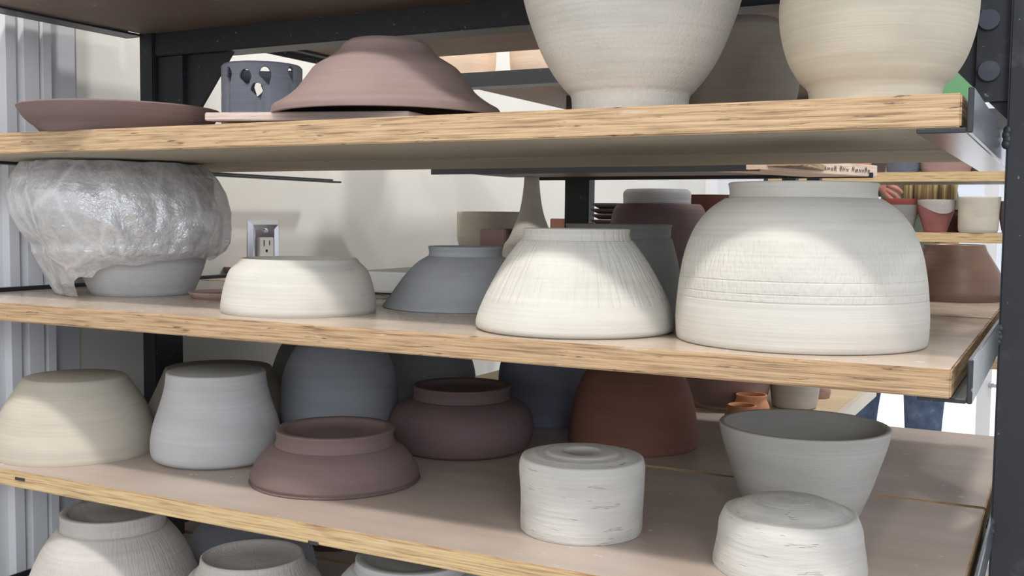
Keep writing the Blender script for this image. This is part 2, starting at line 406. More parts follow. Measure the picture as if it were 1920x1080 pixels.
# ------------------------------------------------------------------ lathe pots
NSEG = 112
def crv(pts, n=6):
    """Catmull-Rom through the profile points"""
    out = []
    P = [pts[0]]+list(pts)+[pts[-1]]
    for i in range(1, len(P)-2):
        a, b, c, d = P[i-1], P[i], P[i+1], P[i+2]
        for k in range(n):
            t = k/n
            out.append(tuple(.5*((2*b[j])+(-a[j]+c[j])*t+(2*a[j]-5*b[j]+4*c[j]-d[j])*t*t+(-a[j]+3*b[j]-3*c[j]+d[j])*t**3) for j in (0,1)))
    out.append(tuple(pts[-1])); return out
def lathe(prof, nseg=NSEG, lump=0, seed=0, flute=None, close=False):
    bm = bmesh.new(); uvl = bm.loops.layers.uv.new('UVMap')
    rmax = max(p[0] for p in prof)
    cols = []; s_ = 0
    for j, (r, z) in enumerate(prof):
        row = []
        for i in range(nseg):
            a = 2*math.pi*i/nseg; rr = r; zz = z
            if lump:
                q = Vector((math.cos(a)*1.6+seed, math.sin(a)*1.6, z*22))
                rr = r*(1+lump*noise.noise(q)+lump*.5*noise.noise(q*2.7)) if r > .001 else r
                zz = z+lump*.02*noise.noise(Vector((math.cos(a)*r*60+seed, math.sin(a)*r*60, 3)))
                if z <= 1e-6: zz = 0
            row.append(bm.verts.new((rr*math.cos(a), rr*math.sin(a), zz)))
        cols.append(row)
    for j in range(len(prof)-1):
        for i in range(nseg):
            i2 = (i+1) % nseg
            try: f = bm.faces.new((cols[j][i], cols[j][i2], cols[j+1][i2], cols[j+1][i]))
            except ValueError: continue
            us = [(i/nseg), ((i+1)/nseg), ((i+1)/nseg), (i/nseg)]
            vs_ = [prof[j][1], prof[j][1], prof[j+1][1], prof[j+1][1]]
            rr_ = [prof[j][0], prof[j][0], prof[j+1][0], prof[j+1][0]]
            flat = abs(prof[j][1]-prof[j+1][1]) < abs(prof[j][0]-prof[j+1][0])*.25
            for lp, u, v, r in zip(f.loops, us, vs_, rr_):
                lp[uvl].uv = (u*2*math.pi*rmax, (v if not flat else v+(rmax-r)))
    # caps at radius zero
    for row, (r, z) in ((cols[0], prof[0]), (cols[-1], prof[-1])):
        if r < .002: bmesh.ops.pointmerge(bm, verts=row, merge_co=Vector((0, 0, z)))
    return bm
def zat(C, cx, py):
    h = Vector((C.x-CAM.x, C.y-CAM.y, 0)).normalized()
    d = (cx-960)/FPX*RT - (py-540)/FPX*UP + FW
    t = (C-CAM).dot(h)/d.dot(h); return (CAM+d*t).z
def locate(cx, level, r_px, ybot=None, depth=None):
    if depth is not None:
        p = unp(cx, 420, 1, depth); return Vector((p.x, depth, level))
    pf = unp(cx, ybot, 2, level); h = Vector((pf.x-CAM.x, pf.y-CAM.y, 0)).normalized()
    C = pf.copy()
    for _ in range(8):
        Z = (C-CAM).dot(FW); C = pf + h*(r_px*Z/FPX)
    C.z = level; return C
def pxr(C, hw):
    Z = (C-CAM).dot(FW); return hw*Z/math.sqrt(FPX**2+hw**2)
def pot(name, label, cat, mat, cx, level, prof, ybot=None, depth=None, kind='inv', foot=None, recess=.006, fr=.82,
        wall=.005, lump=0, seed=0, group=None, footmat=None, top_rise=None, rot=0, smoothn=6, footlabel=None):
    """prof: (half width px, silhouette y px), base first. kind inv = upturned, closed top; up = open."""
    C = locate(cx, level, prof[0][0], ybot, depth)
    P = [(pxr(C, prof[0][0]), 0.0)] + [(pxr(C, hw), zat(C, cx, y)-level) for hw, y in prof[1:]]
    # keep the heights rising
    for i in range(1, len(P)): P[i] = (P[i][0], max(P[i][1], P[i-1][1]+.0006))
    pr = crv(P, smoothn)
    rt, zt = pr[-1]
    if kind == 'inv':
        inner = [(max(r-wall, .001), z) for r, z in pr if z < zt-wall*1.5][::-1]
        full = [(.0005, zt-recess-wall if foot is None else zt-wall)] + inner + [(P[0][0]-wall*.5, .0)] + pr
        if foot is None:
            if top_rise: full += [(rt*.96, zt+.0008), (rt*.9, zt+.0008)] + top_rise(rt, zt) 
            elif recess > 0: full += [(rt-.0012, zt+.0008), (rt*fr+.001, zt+.0008), (rt*fr-.001, zt-recess*.7), (rt*fr-.006, zt-recess), (.0005, zt-recess)]
            else: full += [(rt-.002, zt+.001), (.0005, zt+.0012)]
        else:
            full += [(rt-.004, zt+.0004), (.0005, zt+.0004)]
    else:
        inner = [(max(r-wall, .001), max(z, wall*1.3)) for r, z in pr][::-1]
        full = [(.0005, 0)] + pr + [(rt-.0012, zt+.0012), (rt-wall+.001, zt+.0012)] + inner + [(.0005, wall*1.3)]
    bm = lathe(full, lump=lump, seed=seed)
    o = obj(name, bm, mat, None, True); o.location = C; o.rotation_euler[2] = rot
    tag(o, label, cat, group)
    if foot:
        F = [(pxr(C, hw), zat(C, cx, y)-level) for hw, y in foot]
        F[0] = (F[0][0], zt-.001)
        rf, zf = F[-1]
        prf = crv(F, 5) + [(rf-.001, zf+.0008), (rf*fr+.001, zf+.0008), (rf*fr-.0012, zf-.002), (rf*fr-.0035, zf-.0055), (rf*.4, zf-.0062), (.0005, zf-.0062)]
        bm = lathe(prf); fo = obj('foot_ring', bm, footmat or mat, o, True)
        if footlabel: fo['label'] = footlabel
    return o
def zt_px(C, cx, y): return zat(C, cx, y)

cCream = clay('cream_clay', CREAM); cSlash = clay('cream_clay_slashed', CREAM, 'slash'); cChat = clay('cream_clay_chattered', CREAM, 'chatter')
cBuff = clay('buff_clay', CREAM2); cGrey = clay('grey_clay', GREY); cPale = clay('pale_grey_clay', PALE); cPaleS = clay('pale_pinkish_clay_slashed', srgb(192, 186, 180), 'fineslash')
cBrn = clay('brown_clay', BRN); cBrn2 = clay('dark_brown_clay', BRN2, rough=.7); cTer = clay('terracotta_clay', TERRA); cOrg = clay('orange_terracotta', ORG)
cPut = clay('putty_clay', PUTTY); cRough = clay('white_clay_handbuilt', srgb(200, 197, 191), 'rough'); cPink = clay('pinkish_brown_clay', PINKBR, rough=.75)
cGreyD = clay('dark_grey_clay', srgb(128, 128, 126)); cGlB = clay('glossy_brown_clay', srgb(118, 92, 78), rough=.35)

# ---- level B (middle)
pot('clay_bowl', 'small low cream bowl, upturned, in front of the wall outlet', 'bowl', cCream, 561.5, ZB,
    [(141,590),(144,575),(141,552),(135,527),(127,506),(114,493),(108,485)], ybot=597, recess=.005, fr=.93)
pot('clay_bowl', 'blue-grey upturned bowl between the small cream bowl and the slash-marked bowl', 'bowl', cGrey, 872, ZB,
    [(150,583),(154,576),(152,569),(143,558),(116,520),(92,494),(70,480)], ybot=588, foot=[(69,480),(68,472),(70,463)])
pot('clay_bowl', 'cream upturned bowl with diagonal slash marks cut all round its wall', 'bowl', cSlash, 1078, ZB,
    [(178,628),(187,610),(185,592),(174,563),(156,527),(136,493),(117,466),(104,450)], ybot=637, foot=[(102,450),(99,440),(100,430)], fr=.86)
pot('clay_bowl', 'largest upturned cream bowl with a band of textured rings round its middle', 'bowl', cChat, 1496, ZB,
    [(221,650),(228,632),(230,600),(229,570),(224,520),(214,470),(196,426),(171,394),(142,373)], ybot=665, foot=[(136,373),(133,362),(136,345)], fr=.9)
pot('clay_bowl', 'grey upturned bowl half hidden behind the slash-marked cream bowl', 'bowl', cGreyD, 1160, ZB,
    [(125,575),(122,555),(113,500),(106,470),(99,446)], depth=.34, foot=[(97,446),(97,432),(99,421)])
pot('clay_pot', 'tall dark brown upturned pot behind the largest bowl, with a white dish on top', 'pot', cBrn2, 1235, ZB,
    [(100,560),(100,520),(94,450),(86,400),(78,384)], depth=.60, recess=.0, wall=.005)
Pp = unp(1235, 420, 1, .60)
o = pot('clay_dish', 'small round white dish on top of the tall dark brown pot', 'dish', cPale, 1231, zat(Vector((Pp.x, .6, 0)), 1235, 384)+.0013,
    [(63,383),(63,375),(63,362),(58,356)], depth=.60, recess=.001, fr=.7)
pot('clay_bowl', 'reddish brown bowl just behind the white dish, beside the largest bowl', 'bowl', clay('red_brown_clay', srgb(120,76,66), rough=.5), 1330, ZB,
    [(60,560),(72,500),(80,440),(84,400),(86,368)], depth=.745, kind='up')
pot('clay_bowl', 'glossy brown upturned bowl behind the largest bowl, beside the right post', 'bowl', cGlB, 1785, ZB,
    [(88,561),(90,548),(88,530),(80,507),(68,487),(58,470),(54,459)], ybot=567, recess=.004, fr=.9)
# plaster bat and grey slab
def slab(name, px, py, level, wx, wy, th, mat, label, cat, rz=0, z0=None, bev=.002):
    p = unp(px, py, 2, level); bm = bmesh.new(); box(bm, 0, wx, 0, wy, 0, th, bev=bev)
    o = obj(name, bm, mat); o.location = (p.x, p.y, z0 if z0 is not None else level); o.rotation_euler[2] = rz
    return tag(o, label, cat)
PLAS = plain('plaster', srgb(226, 223, 218), .8)
DARKB = plain('dark_board', srgb(70, 72, 76), .7)
slab('drying_board', 660, 548, ZB, .26, .16, .012, DARKB, 'dark thin board under the plaster slab behind the blue-grey bowl', 'board', bev=.001)
slab('plaster_slab', 662, 546, ZB+.0122, .24, .14, .026, PLAS, 'pale plaster slab on a dark board behind the small cream bowl', 'slab', z0=ZB+.0122)
pot('clay_plate', 'flat brown plate lying behind the small cream bowl and beside the bagged bowl', 'plate', cPink, 425, ZB,
    [(60,558),(66,553),(69,548)], ybot=563, kind='up', wall=.004)
pot('clay_plate', 'small grey-pink plate at the far left corner of the board behind the small cream bowl', 'plate', cPink, 470, ZB,
    [(45,515),(52,508),(56,500)], depth=.66, kind='up', wall=.004)
# bagged bowl
pot('clay_bowl', 'pale clay bowl standing upright inside a clear plastic bag', 'bowl', cPale, 268, ZB,
    [(88,552),(94,543),(106,515),(117,480),(124,440),(128,400),(130,360),(130,335)], ybot=557, kind='up', wall=.006)
k = NT('crinkled_clear_plastic'); oc = k.n('ShaderNodeTexCoord').outputs['Object']
f1 = k.noise(oc, 26, 5, .7)
dif = k.n('ShaderNodeBsdfDiffuse', {'Color': (.90, .90, .92, 1)}); trl = k.n('ShaderNodeBsdfTranslucent', {'Color': (.86, .87, .9, 1)})
tr = k.n('ShaderNodeBsdfTransparent', {'Color': (.93, .93, .95, 1)}); gl = k.n('ShaderNodeBsdfGlossy', {'Color': (1,1,1,1), 'Roughness': .22})
nb = k.bump(k.noise(oc, 42, 5, .65), .9, .006)
cr2 = k.ramp(k.n('ShaderNodeTexVoronoi', {'Vector': k.mapn(k.mix(.06, oc, k.n('ShaderNodeTexNoise', {'Vector': oc, 'Scale': 20}).outputs[1]), (26, 26, 13)), 'Scale': 1.2}, feature='DISTANCE_TO_EDGE').outputs[0], [(0, (1,)*3), (.12, (0,)*3)])
nb = k.bump(cr2, .22, .002, nb)
for s_ in (gl, dif): k.l(nb, s_.inputs['Normal'])
m1 = k.n('ShaderNodeMixShader', {0: .30, 1: dif.outputs[0], 2: trl.outputs[0]})
cre = k.ramp(k.n('ShaderNodeTexVoronoi', {'Vector': k.mapn(oc, (14, 14, 8)), 'Scale': 1.3}, feature='DISTANCE_TO_EDGE').outputs[0], [(0, (.0,)*3), (.09, (1,)*3)])
fac = k.math('MULTIPLY', k.ramp(f1, [(.35, (.60,)*3), (.65, (.20,)*3)]), k.math('ADD', k.math('MULTIPLY', cre, .6), .4))
m2 = k.n('ShaderNodeMixShader', {0: fac, 1: m1.outputs[0], 2: tr.outputs[0]})
m3 = k.n('ShaderNodeMixShader', {0: .17, 1: m2.outputs[0], 2: gl.outputs[0]})
k.l(m3.outputs[0], k.t.nodes['Material Output'].inputs['Surface']); BAGM = k.m
Cb = locate(268, ZB, 88, 557)
hh = Vector((Cb.x-CAM.x, Cb.y-CAM.y, 0)).normalized(); rr = Vector((hh.y, -hh.x, 0))
sil = [(296, 80, 362), (306, 62, 384), (330, 48, 404), (365, 38, 420), (400, 41, 430), (430, 54, 431), (455, 70, 429), (470, 70, 422), (482, 75, 408), (500, 84, 372), (525, 98, 360), (545, 112, 356), (558, 130, 352)]
def silat(y):
    for a, b in zip(sil, sil[1:]):
        if a[0] <= y <= b[0]:
            t = (y-a[0])/(b[0]-a[0]); return a[1]+(b[1]-a[1])*t, a[2]+(b[2]-a[2])*t
    return (sil[0] if y < sil[0][0] else sil[-1])[1:]
ZZ = (Cb-CAM).dot(FW)
def hem(th):  # th measured from camera-right, counter-clockwise seen from above; front = -90 deg
    a = math.degrees(th) % 360
    pts = [(0, 478), (25, 484), (90, 500), (150, 520), (175, 545), (205, 561), (214, 562), (226, 553), (234, 520), (248, 507), (262, 492), (285, 486), (310, 480), (335, 482), (360, 478)]
    for p, q in zip(pts, pts[1:]):
        if p[0] <= a <= q[0]: return p[1]+(q[1]-p[1])*(a-p[0])/(q[0]-p[0]) + 7*noise.noise(Vector((a*.09, 1, 1)))
    return 480
bm = bmesh.new(); N, Mh = 220, 110
grid = []
topz = ZA-TA-.0025-ZB
for j in range(Mh+1):
    row = []
    for i in range(N):
        th = 2*math.pi*i/N; v = j/Mh
        if v < .16:      # crumpled top
            q = v/.16; y = 297
            L, R_ = silat(297); cxx = (L+R_)/2; rad = ((R_-L)/2-8)*(.05+.95*q)
        else:
            q = (v-.16)/.84; y = 297+(hem(th)-297)*q
            L, R_ = silat(y); cxx = (L+R_)/2; rad = (R_-L)/2-8
        z = zat(Cb, 268, y)-ZB
        off = (cxx-268)*ZZ/FPX; r = rad*ZZ/FPX
        squash = .92 if math.sin(th) < 0 else .75
        d = rr*math.cos(th)*r + hh*math.sin(th)*r*squash
        p = rr*off + d
        q3 = Vector((p.x*9, p.y*9, z*6+v))
        n1 = noise.ridged_multi_fractal(q3*1.25+Vector((3.1, 0, 0)), 1.0, 2.1, 4, 1.0, 2.0)-1.2
        n2 = noise.noise(q3*4.2)+.5*noise.noise(q3*9)
        n3 = 1-2*abs(noise.noise(Vector((p.x*30+z*14, p.y*30, z*7))))
        big = noise.noise(Vector((p.x*11+4, p.y*11, z*9)))
        dn = d.normalized() if d.length > 1e-6 else Vector((0,0,1))
        amp = min(1, .25+v*1.2)
        p = p + dn*(n1*.0075+n2*.0030+n3*.0040+big*.012)*amp*(.5 if v < .2 else 1)
        zz = z + (n2*.0025 + n1*.003 if v > .18 else n1*.004)
        if v <= .2: zz = min(zz, topz)-abs(n1)*.003*(1-v*2) 
        zz = max(.0008, min(topz, zz))
        row.append(bm.verts.new((p.x, p.y, zz)))
    grid.append(row)
for j in range(Mh):
    for i in range(N):
        i2 = (i+1) % N; bm.faces.new((grid[j][i], grid[j+1][i], grid[j+1][i2], grid[j][i2]))
bm.faces.new(grid[0])
bag = obj('plastic_bag', bm, BAGM, None, True); bag.location = Cb
tag(bag, 'crumpled clear plastic bag draped over the bowl at the left end of the shelf', 'plastic bag')

# ---- level C
pot('clay_bowl', 'wide cone-shaped buff bowl, upturned, at the far left edge below the bag', 'bowl', cBuff, 144, ZC,
    [(139,862),(146,845),(144,815),(139,797),(128,765),(111,735),(89,705)], ybot=873, recess=.0)
pot('clay_pot', 'pale grey upturned pot with a waisted flat base, right of the cone-shaped bowl', 'pot', cPale, 407, ZC,
    [(104,870),(117,848),(119,820),(113,788),(101,752),(93,722),(90,696)], ybot=881, recess=.0)
pot('clay_bowl', 'putty upturned bowl hidden behind the waisted pale grey pot', 'bowl', cPut, 408, ZC,
    [(122,800),(128,780),(129,762),(112,724),(96,688)], depth=.335, recess=.0)
pot('clay_bowl', 'brown upturned bowl with a thick foot ring near the front edge of the yellow-edged board', 'bowl', cBrn, 629, ZC,
    [(150,926),(158,911),(159,903),(155,897),(157,884),(147,862),(130,842),(113,830)], ybot=936, foot=[(112,830),(108,815),(111,802)], fr=.84)
pot('clay_bowl', 'tall rounded blue-grey upturned bowl behind the two brown bowls', 'bowl', clay('blue_grey_clay', srgb(150,154,160)), 637, ZC,
    [(98,812),(107,785),(109,755),(105,705),(94,672),(79,648),(64,634)], depth=.35, recess=.003)
pot('clay_pot', 'dark brown upturned pot with a wide foot ring, right of the front brown bowl', 'pot', cBrn2, 865, ZC,
    [(112,854),(127,830),(135,800),(130,772),(114,754),(96,745)], ybot=864, foot=[(92,745),(89,735),(91,722)], fr=.84)
pot('clay_bowl', 'grey upturned bowl peeping out left of the tall rounded blue-grey bowl', 'bowl', cGreyD, 625, ZC,
    [(125,780),(122,740),(116,700),(98,650),(80,630)], depth=.62, recess=.0)
pot('clay_bowl', 'shadowy blue-grey upturned bowl between the tall rounded bowl and the dark brown pot', 'bowl', cGrey, 800, ZC,
    [(96,770),(95,730),(91,690),(80,660),(66,640)], depth=.56, recess=.0)
pot('clay_pot', 'blue-grey upturned pot partly hidden behind the tall terracotta pot', 'pot', clay('slate_clay', srgb(132,136,152)), 1032, ZC,
    [(82,797),(96,745),(98,700),(90,668),(72,645)], ybot=804, recess=.0)
pot('clay_pot', 'tall terracotta upturned pot with its top hidden by the shelf above', 'pot', cTer, 1186, ZC,
    [(112,847),(120,828),(119,795),(112,752),(99,714),(84,690),(66,676)], ybot=856, recess=.002)
def ridgetop(rt, zt):
    return [(rt*.80, zt+.0030), (rt*.70, zt+.0042), (rt*.62, zt+.0036), (rt*.60, zt+.0048), (rt*.52, zt+.0056), (rt*.40, zt+.005), (rt*.30, zt+.006), (rt*.28, zt+.0045), (.0005, zt+.005)]
pot('clay_jar', 'squat white cylindrical clay jar standing near the front edge of the yellow-edged board', 'jar', cRough, 1089, ZC,
    [(108,1004),(114,985),(115,940),(116,900),(117,870),(113,855)], ybot=1023, lump=.014, seed=2, top_rise=ridgetop)
def humptop(rt, zt):
    return [(rt*.80, zt+.005), (rt*.62, zt+.009), (rt*.4, zt+.0115), (rt*.2, zt+.0125), (.0005, zt+.0125)]
pot('clay_bowl', 'lumpy white upturned bowl at the bottom right in front of the flared cup', 'bowl', cRough, 1478, ZC,
    [(136,1088),(142,1062),(139,1035),(134,1005),(131,980),(121,958)], ybot=1106, lump=.016, seed=9, top_rise=humptop)
pot('clay_cup', 'open flared grey clay cup behind the lumpy white bowl', 'cup', clay('warm_grey_clay', srgb(192,189,182)), 1502, ZC,
    [(104,958),(112,935),(124,905),(136,868),(149,828),(156,796)], ybot=985, kind='up', wall=.006)

# ---- level D
pot('clay_pot', 'large pale upturned pot with a bold foot ring at the bottom left corner', 'pot', cPaleS, 205, ZD,
    [(125,1240),(158,1170),(160,1110),(146,1065),(125,1020),(98,985)], depth=.09, foot=[(94,985),(93,970),(94,957)], fr=.86)
pot('clay_bowl', 'pale upturned bowl with speckled flat foot at the bottom, right of the large pot', 'bowl', cPaleS, 470, ZD,
    [(140,1240),(150,1180),(142,1130),(126,1088),(108,1068)], depth=.09, foot=[(106,1068),(97,1056),(94,1040)], fr=.94)
pot('clay_bowl', 'white upturned bowl barely showing below the board at the bottom middle', 'bowl', cPale, 775, ZD,
    [(165,1260),(170,1200),(160,1140),(138,1090),(112,1062)], depth=.10, foot=[(108,1062),(104,1052),(104,1044)])
pot('clay_bowl', 'blue-grey upturned bowl in the gap behind the two pale pots at the bottom left', 'bowl', clay('blue_grey_clay', GREY), 462, ZD,
    [(125,1150),(128,1100),(118,1030),(92,985),(75,965)], depth=.30, recess=.0)
pot('clay_bowl', 'dark brown upturned bowl in the shadow under the board at the bottom left', 'bowl', cBrn2, 330, ZD,
    [(110,1130),(115,1080),(105,1000),(85,960),(70,945)], depth=.56, recess=.0)
pot('clay_bowl', 'olive brown upturned bowl in the shadow beneath the board at the bottom middle', 'bowl', cBrn2, 630, ZD,
    [(110,1150),(112,1090),(104,1030),(88,1000),(70,990)], depth=.52, recess=.0)

# ---- level A
pot('clay_platter', 'shallow dark brown platter overhanging at the left end of the upper board', 'platter', cBrn, 230, ZA,
    [(138,252),(150,243),(164,232),(174,220),(181,207)], depth=.085, kind='up', wall=.007)
# painted slab with one end on the platter
p1 = unp(383, 217, 1, .022); p2 = unp(765, 203, 1, .040)
zl = zat(Vector((p1.x, p1.y, 0)), 383, 226); zr = ZA+.0008
L = (Vector((p2.x, p2.y, zr))-Vector((p1.x, p1.y, zl)))
ax = L.normalized(); ay = Vector((0,0,1)).cross(ax).normalized(); az = ax.cross(ay)
bm = bmesh.new(); box(bm, 0, L.length, 0, .155, 0, .0085, bev=.001)
o = obj('bat_board', bm, wood_edge('clay_stained_board', srgb(190, 172, 164), srgb(160, 140, 132), srgb(206, 192, 184), .2, 1, .02))
o.matrix_world = Matrix(((ax.x, ay.x, az.x, p1.x), (ax.y, ay.y, az.y, p1.y), (ax.z, ay.z, az.z, zl), (0,0,0,1)))
tag(o, 'thin clay-stained board under the wavy brown bowl, its left end on the platter', 'board')
wz = (zl+zr)/2+.0090
pot('clay_bowl', 'wide bell-shaped brown bowl, upturned, on the thin clay-stained board', 'bowl', clay('mauve_brown_clay', srgb(137,118,113)), 724, wz,
    [(214,209),(211,205),(195,195),(180,185),(167,174),(158,162),(148,148),(134,130),(115,117),(97,106),(86,95),(80,86),(72,80)], depth=.118, recess=.003, lump=.012, seed=5, fr=.9)
# pierced cylinder
Cc = locate(493, ZA, 75, depth=.315); rC = pxr(Cc, 74); hC = zat(Cc, 493, 124)-ZA
hC_ = Vector((Cc.x-CAM.x, Cc.y-CAM.y, 0)).normalized(); rC_ = Vector((hC_.y, -hC_.x, 0))
bm = bmesh.new(); uvl = bm.loops.layers.uv.new('UVMap'); NU, NV = 420, 150
holes = [(-.96, 148, 9, 12), (-.42, 154, 10, 12), (.075, 150, 9.5, 13), (-.12, 178, 10, 12), (.80, 143, 8, 13), (1.6, 150, 10, 12), (2.2, 160, 10, 12), (2.6, 146, 9, 12), (3.2, 158, 10, 12), (3.9, 150, 10, 12), (4.5, 165, 9, 12), (-1.5, 182, 8, 12)]
mpp = (Cc-CAM).dot(FW)/FPX
hz_ = [(a, zat(Cc, 493, y)-ZA, w_*1.2*mpp, h_*1.2*mpp) for a, y, w_, h_ in holes]
V = [[None]*NU for _ in range(NV+1)]
for j in range(NV+1):
    for i in range(NU):
        a = 2*math.pi*i/NU; z = hC*j/NV; r = rC
        fl = 0
        for (ha, hzz, w_, h_) in hz_[:5]+hz_[5:8]:
            da = (a-ha+math.pi) % (2*math.pi)-math.pi
            if z < hzz-h_*1.1: fl += math.exp(-(da*rC/(.0035))**2)
        r -= .0014*fl
        p = (rC_*math.sin(a) - hC_*math.cos(a))*r
        if j > NV-4: p *= 1-.012*(j-NV+4)
        V[j][i] = bm.verts.new((p.x, p.y, z))
for j in range(NV):
    for i in range(NU):
        a = 2*math.pi*(i+.5)/NU; z = hC*(j+.5)/NV; hit = False
        for (ha, hzz, w_, h_) in hz_:
            da = ((a-ha+math.pi) % (2*math.pi)-math.pi)*rC; dz = z-hzz
            sk = da - (-dz*.35 if dz < 0 else 0)
            ww = w_*(1 if dz > 0 else max(0, 1+dz/(h_*1.2)))
            if abs(dz) < h_*1.2 and ww > 0 and (sk/ww)**2+(max(dz, 0)/h_)**2 < 1: hit = True
        if hit: continue
        i2 = (i+1) % NU; f = bm.faces.new((V[j][i], V[j][i2], V[j+1][i2], V[j+1][i]))
        for lp, (u, v) in zip(f.loops, ((i, j), (i+1, j), (i+1, j+1), (i, j+1))): lp[uvl].uv = (u/NU*2*math.pi*rC, v/NV*hC)
bm.faces.new([V[0][i] for i in range(NU)][::-1])
for v in [v for v in bm.verts if not v.link_faces]: bm.verts.remove(v)
o = obj('pierced_vase', bm, clay('lavender_grey_clay', srgb(166,169,182)), None, True); o.location = Cc
sm_ = o.modifiers.new('wall', 'SOLIDIFY'); sm_.thickness = .006; sm_.offset = -1
tag(o, 'blue-grey cylinder pierced with teardrop holes behind the platter and bell-shaped bowl', 'vase')
pot('clay_bowl', 'large upright cream bowl on a narrow foot near the middle of the upper board', 'bowl', clay('cream_clay_dimpled', CREAM, 'dimple'), 1177, ZA,
    [(108,204),(110,186),(120,172),(142,145),(164,108),(182,65),(196,25),(206,-15),(213,-50)], depth=.15, kind='up', wall=.006)
pot('clay_bowl', 'rounded upright buff-cream bowl at the right end of the upper board', 'bowl', clay('warm_cream_clay', srgb(196,188,172)), 1631, ZA,
    [(119,186),(120,172),(138,150),(158,116),(171,75),(177,35),(177,0),(170,-40),(158,-70)], depth=.135, kind='up', wall=.006)
pot('clay_bowl', 'shaded grey-brown pot between and behind the two upright cream bowls', 'pot', cPut, 1385, ZA,
    [(80,255),(92,220),(104,160),(104,100),(90,60),(62,40)], depth=.345, recess=.0)

# ------------------------------------------------------------------ rack behind (second)
Y2 = .95
b2l = unp(808, 323, 1, Y2); b2r = unp(1424, 314, 1, Y2)
X2L, X2R = b2l.x, -.33
zA2 = unp(1100, 318, 1, Y2).z
rack2 = empty('metal_rack', (X2L, Y2, FLOOR)); tag(rack2, 'black steel rack standing behind the front one, its post seen above the slash-marked bowl', 'rack')
pp0 = unp(1058, 400, 1, Y2+.34); pp1 = unp(1103, 400, 1, Y2+.34)
bm = bmesh.new(); box(bm, pp0.x, pp1.x, Y2+.34, Y2+.375, FLOOR, .5, bev=.002); part('post', bm, BLACK, rack2)
bm = bmesh.new(); box(bm, X2L, b2r.x, Y2, Y2+.004, zA2-.006, zA2+.005); part('beam', bm, BLACK, rack2)
bm = bmesh.new(); box(bm, X2L+.05, X2R, Y2+.33, Y2+.335, zA2-.006, zA2+.004); part('beam', bm, BLACK, rack2)
zb0 = unp(950, 160, 1, Y2+.1).z; zb1 = unp(950, 132, 1, Y2+.1).z
bm = bmesh.new(); box(bm, X2L, X2R, Y2+.1, Y2+.104, zb0, zb1); box(bm, X2L, X2R, Y2+.104, Y2+.14, zb0, zb0+.004); part('beam', bm, BLACK, rack2)
for xx in (X2L+.02, X2R-.03):
    bm = bmesh.new(); box(bm, xx, xx+.03, Y2+.12, Y2+.16, FLOOR, zb0); 
    bm.free()
xl0 = unp(888, 176, 1, Y2+.15).x
board(xl0, X2R, Y2+.142, Y2+.75, zb0+.024, .020, EDGE_A, TOP_B, UND0, 'brown board seen from below above the rear rack beam, behind the bell-shaped bowl')
board(X2L+.002, X2R-.06, Y2+.005, Y2+.325, zA2+.012, .011, EDGE_A, TOP_B, UND0, 'thin board of the rear rack carried on a black bar above its post')
board(X2L+.002, X2R, Y2-.01, Y2+.40, ZB-.015, .02, EDGE_A, TOP_B, UND, 'middle board of the rear rack behind the slash-marked bowl')
board(X2L+.1, -.318, .87, 1.25, ZC-.002, .02, EDGE_A, wood_top('plywood_face_sunny', srgb(226, 200, 164), .5, .3), UND, 'sunlit board of the rear rack carrying small orange pots and a cup')  # sunlight is put into the lighter, warmer top face colour
for (px, lab) in ((905, 'pale peach pot on the rear rack beam, left of two'), (1010, 'pale peach pot on the rear rack beam, right of two')):
    P0 = unp(px, 400, 1, Y2+.20)
    pot('clay_pot', lab + ' behind the bell-shaped bowl', 'pot', clay('peach_clay', srgb(226, 200, 176)), px-35 if px == 905 else px+0, zb0+.0245,
        [(52,140),(57,128),(58,112),(58,96),(52,70)], depth=Y2+.20, kind='up', wall=.005)
# things on rack 2 middle board
Z2B = ZB-.015
pot('clay_bowl', 'straight-sided cream bowl behind the blue-grey bowl', 'bowl', cBuff, 922, Z2B,
    [(48,505),(56,480),(64,450),(65,430),(65,398)], depth=Y2+.24, kind='up', wall=.005)
pot('clay_funnel', 'tall white trumpet-shaped piece beside the straight-sided cream bowl', 'vase', cCream, 996, Z2B,
    [(62,500),(52,465),(42,447),(31,422),(23,400),(18,375),(15,350),(14,332)], depth=Y2+.12, kind='up', wall=.004)
slab('terracotta_block', 1030, 498, Z2B, .04, .03, .122, clay('brick_clay', srgb(176,128,108)), 'small terracotta block left of the rear rack post', 'block')
slab('clay_block', 922, 522, Z2B, .05, .04, .056, cBrn2, 'small dark brown block behind the slash-marked bowl', 'block')
dp = unp(1150, 420, 1, Y2+.13)
dl = ['dark brown dish, lowest of the stack beside the rear rack post', 'brown dish, second from the bottom of the stack beside the rear rack post', 'brown dish in the middle of the stack beside the rear rack post', 'brown dish, second from the top of the stack beside the rear rack post', 'grey-brown dish on top of the stack beside the rear rack post']
for i in range(5):
    r = .040+.002*(i % 2)
    bm = lathe([(.0005, 0), (r*.7, 0), (r, .006), (r+.004, .0100), (r, .0100), (r*.7, .004), (.0005, .004)])
    o = obj('clay_dish', bm, cBrn2 if i < 4 else clay('taupe_clay', srgb(140,122,120)), None, True); o.location = (dp.x, Y2+.13, Z2B+.1002+i*.0105)
    tag(o, dl[i], 'dish', 'stacked brown dishes')
slab('wooden_block', 1126, 500, Z2B, .058, .07, .0998, cBrn2, 'dark block under the stack of brown dishes', 'block')
bpy.data.objects['wooden_block'].location.y = Y2+.095
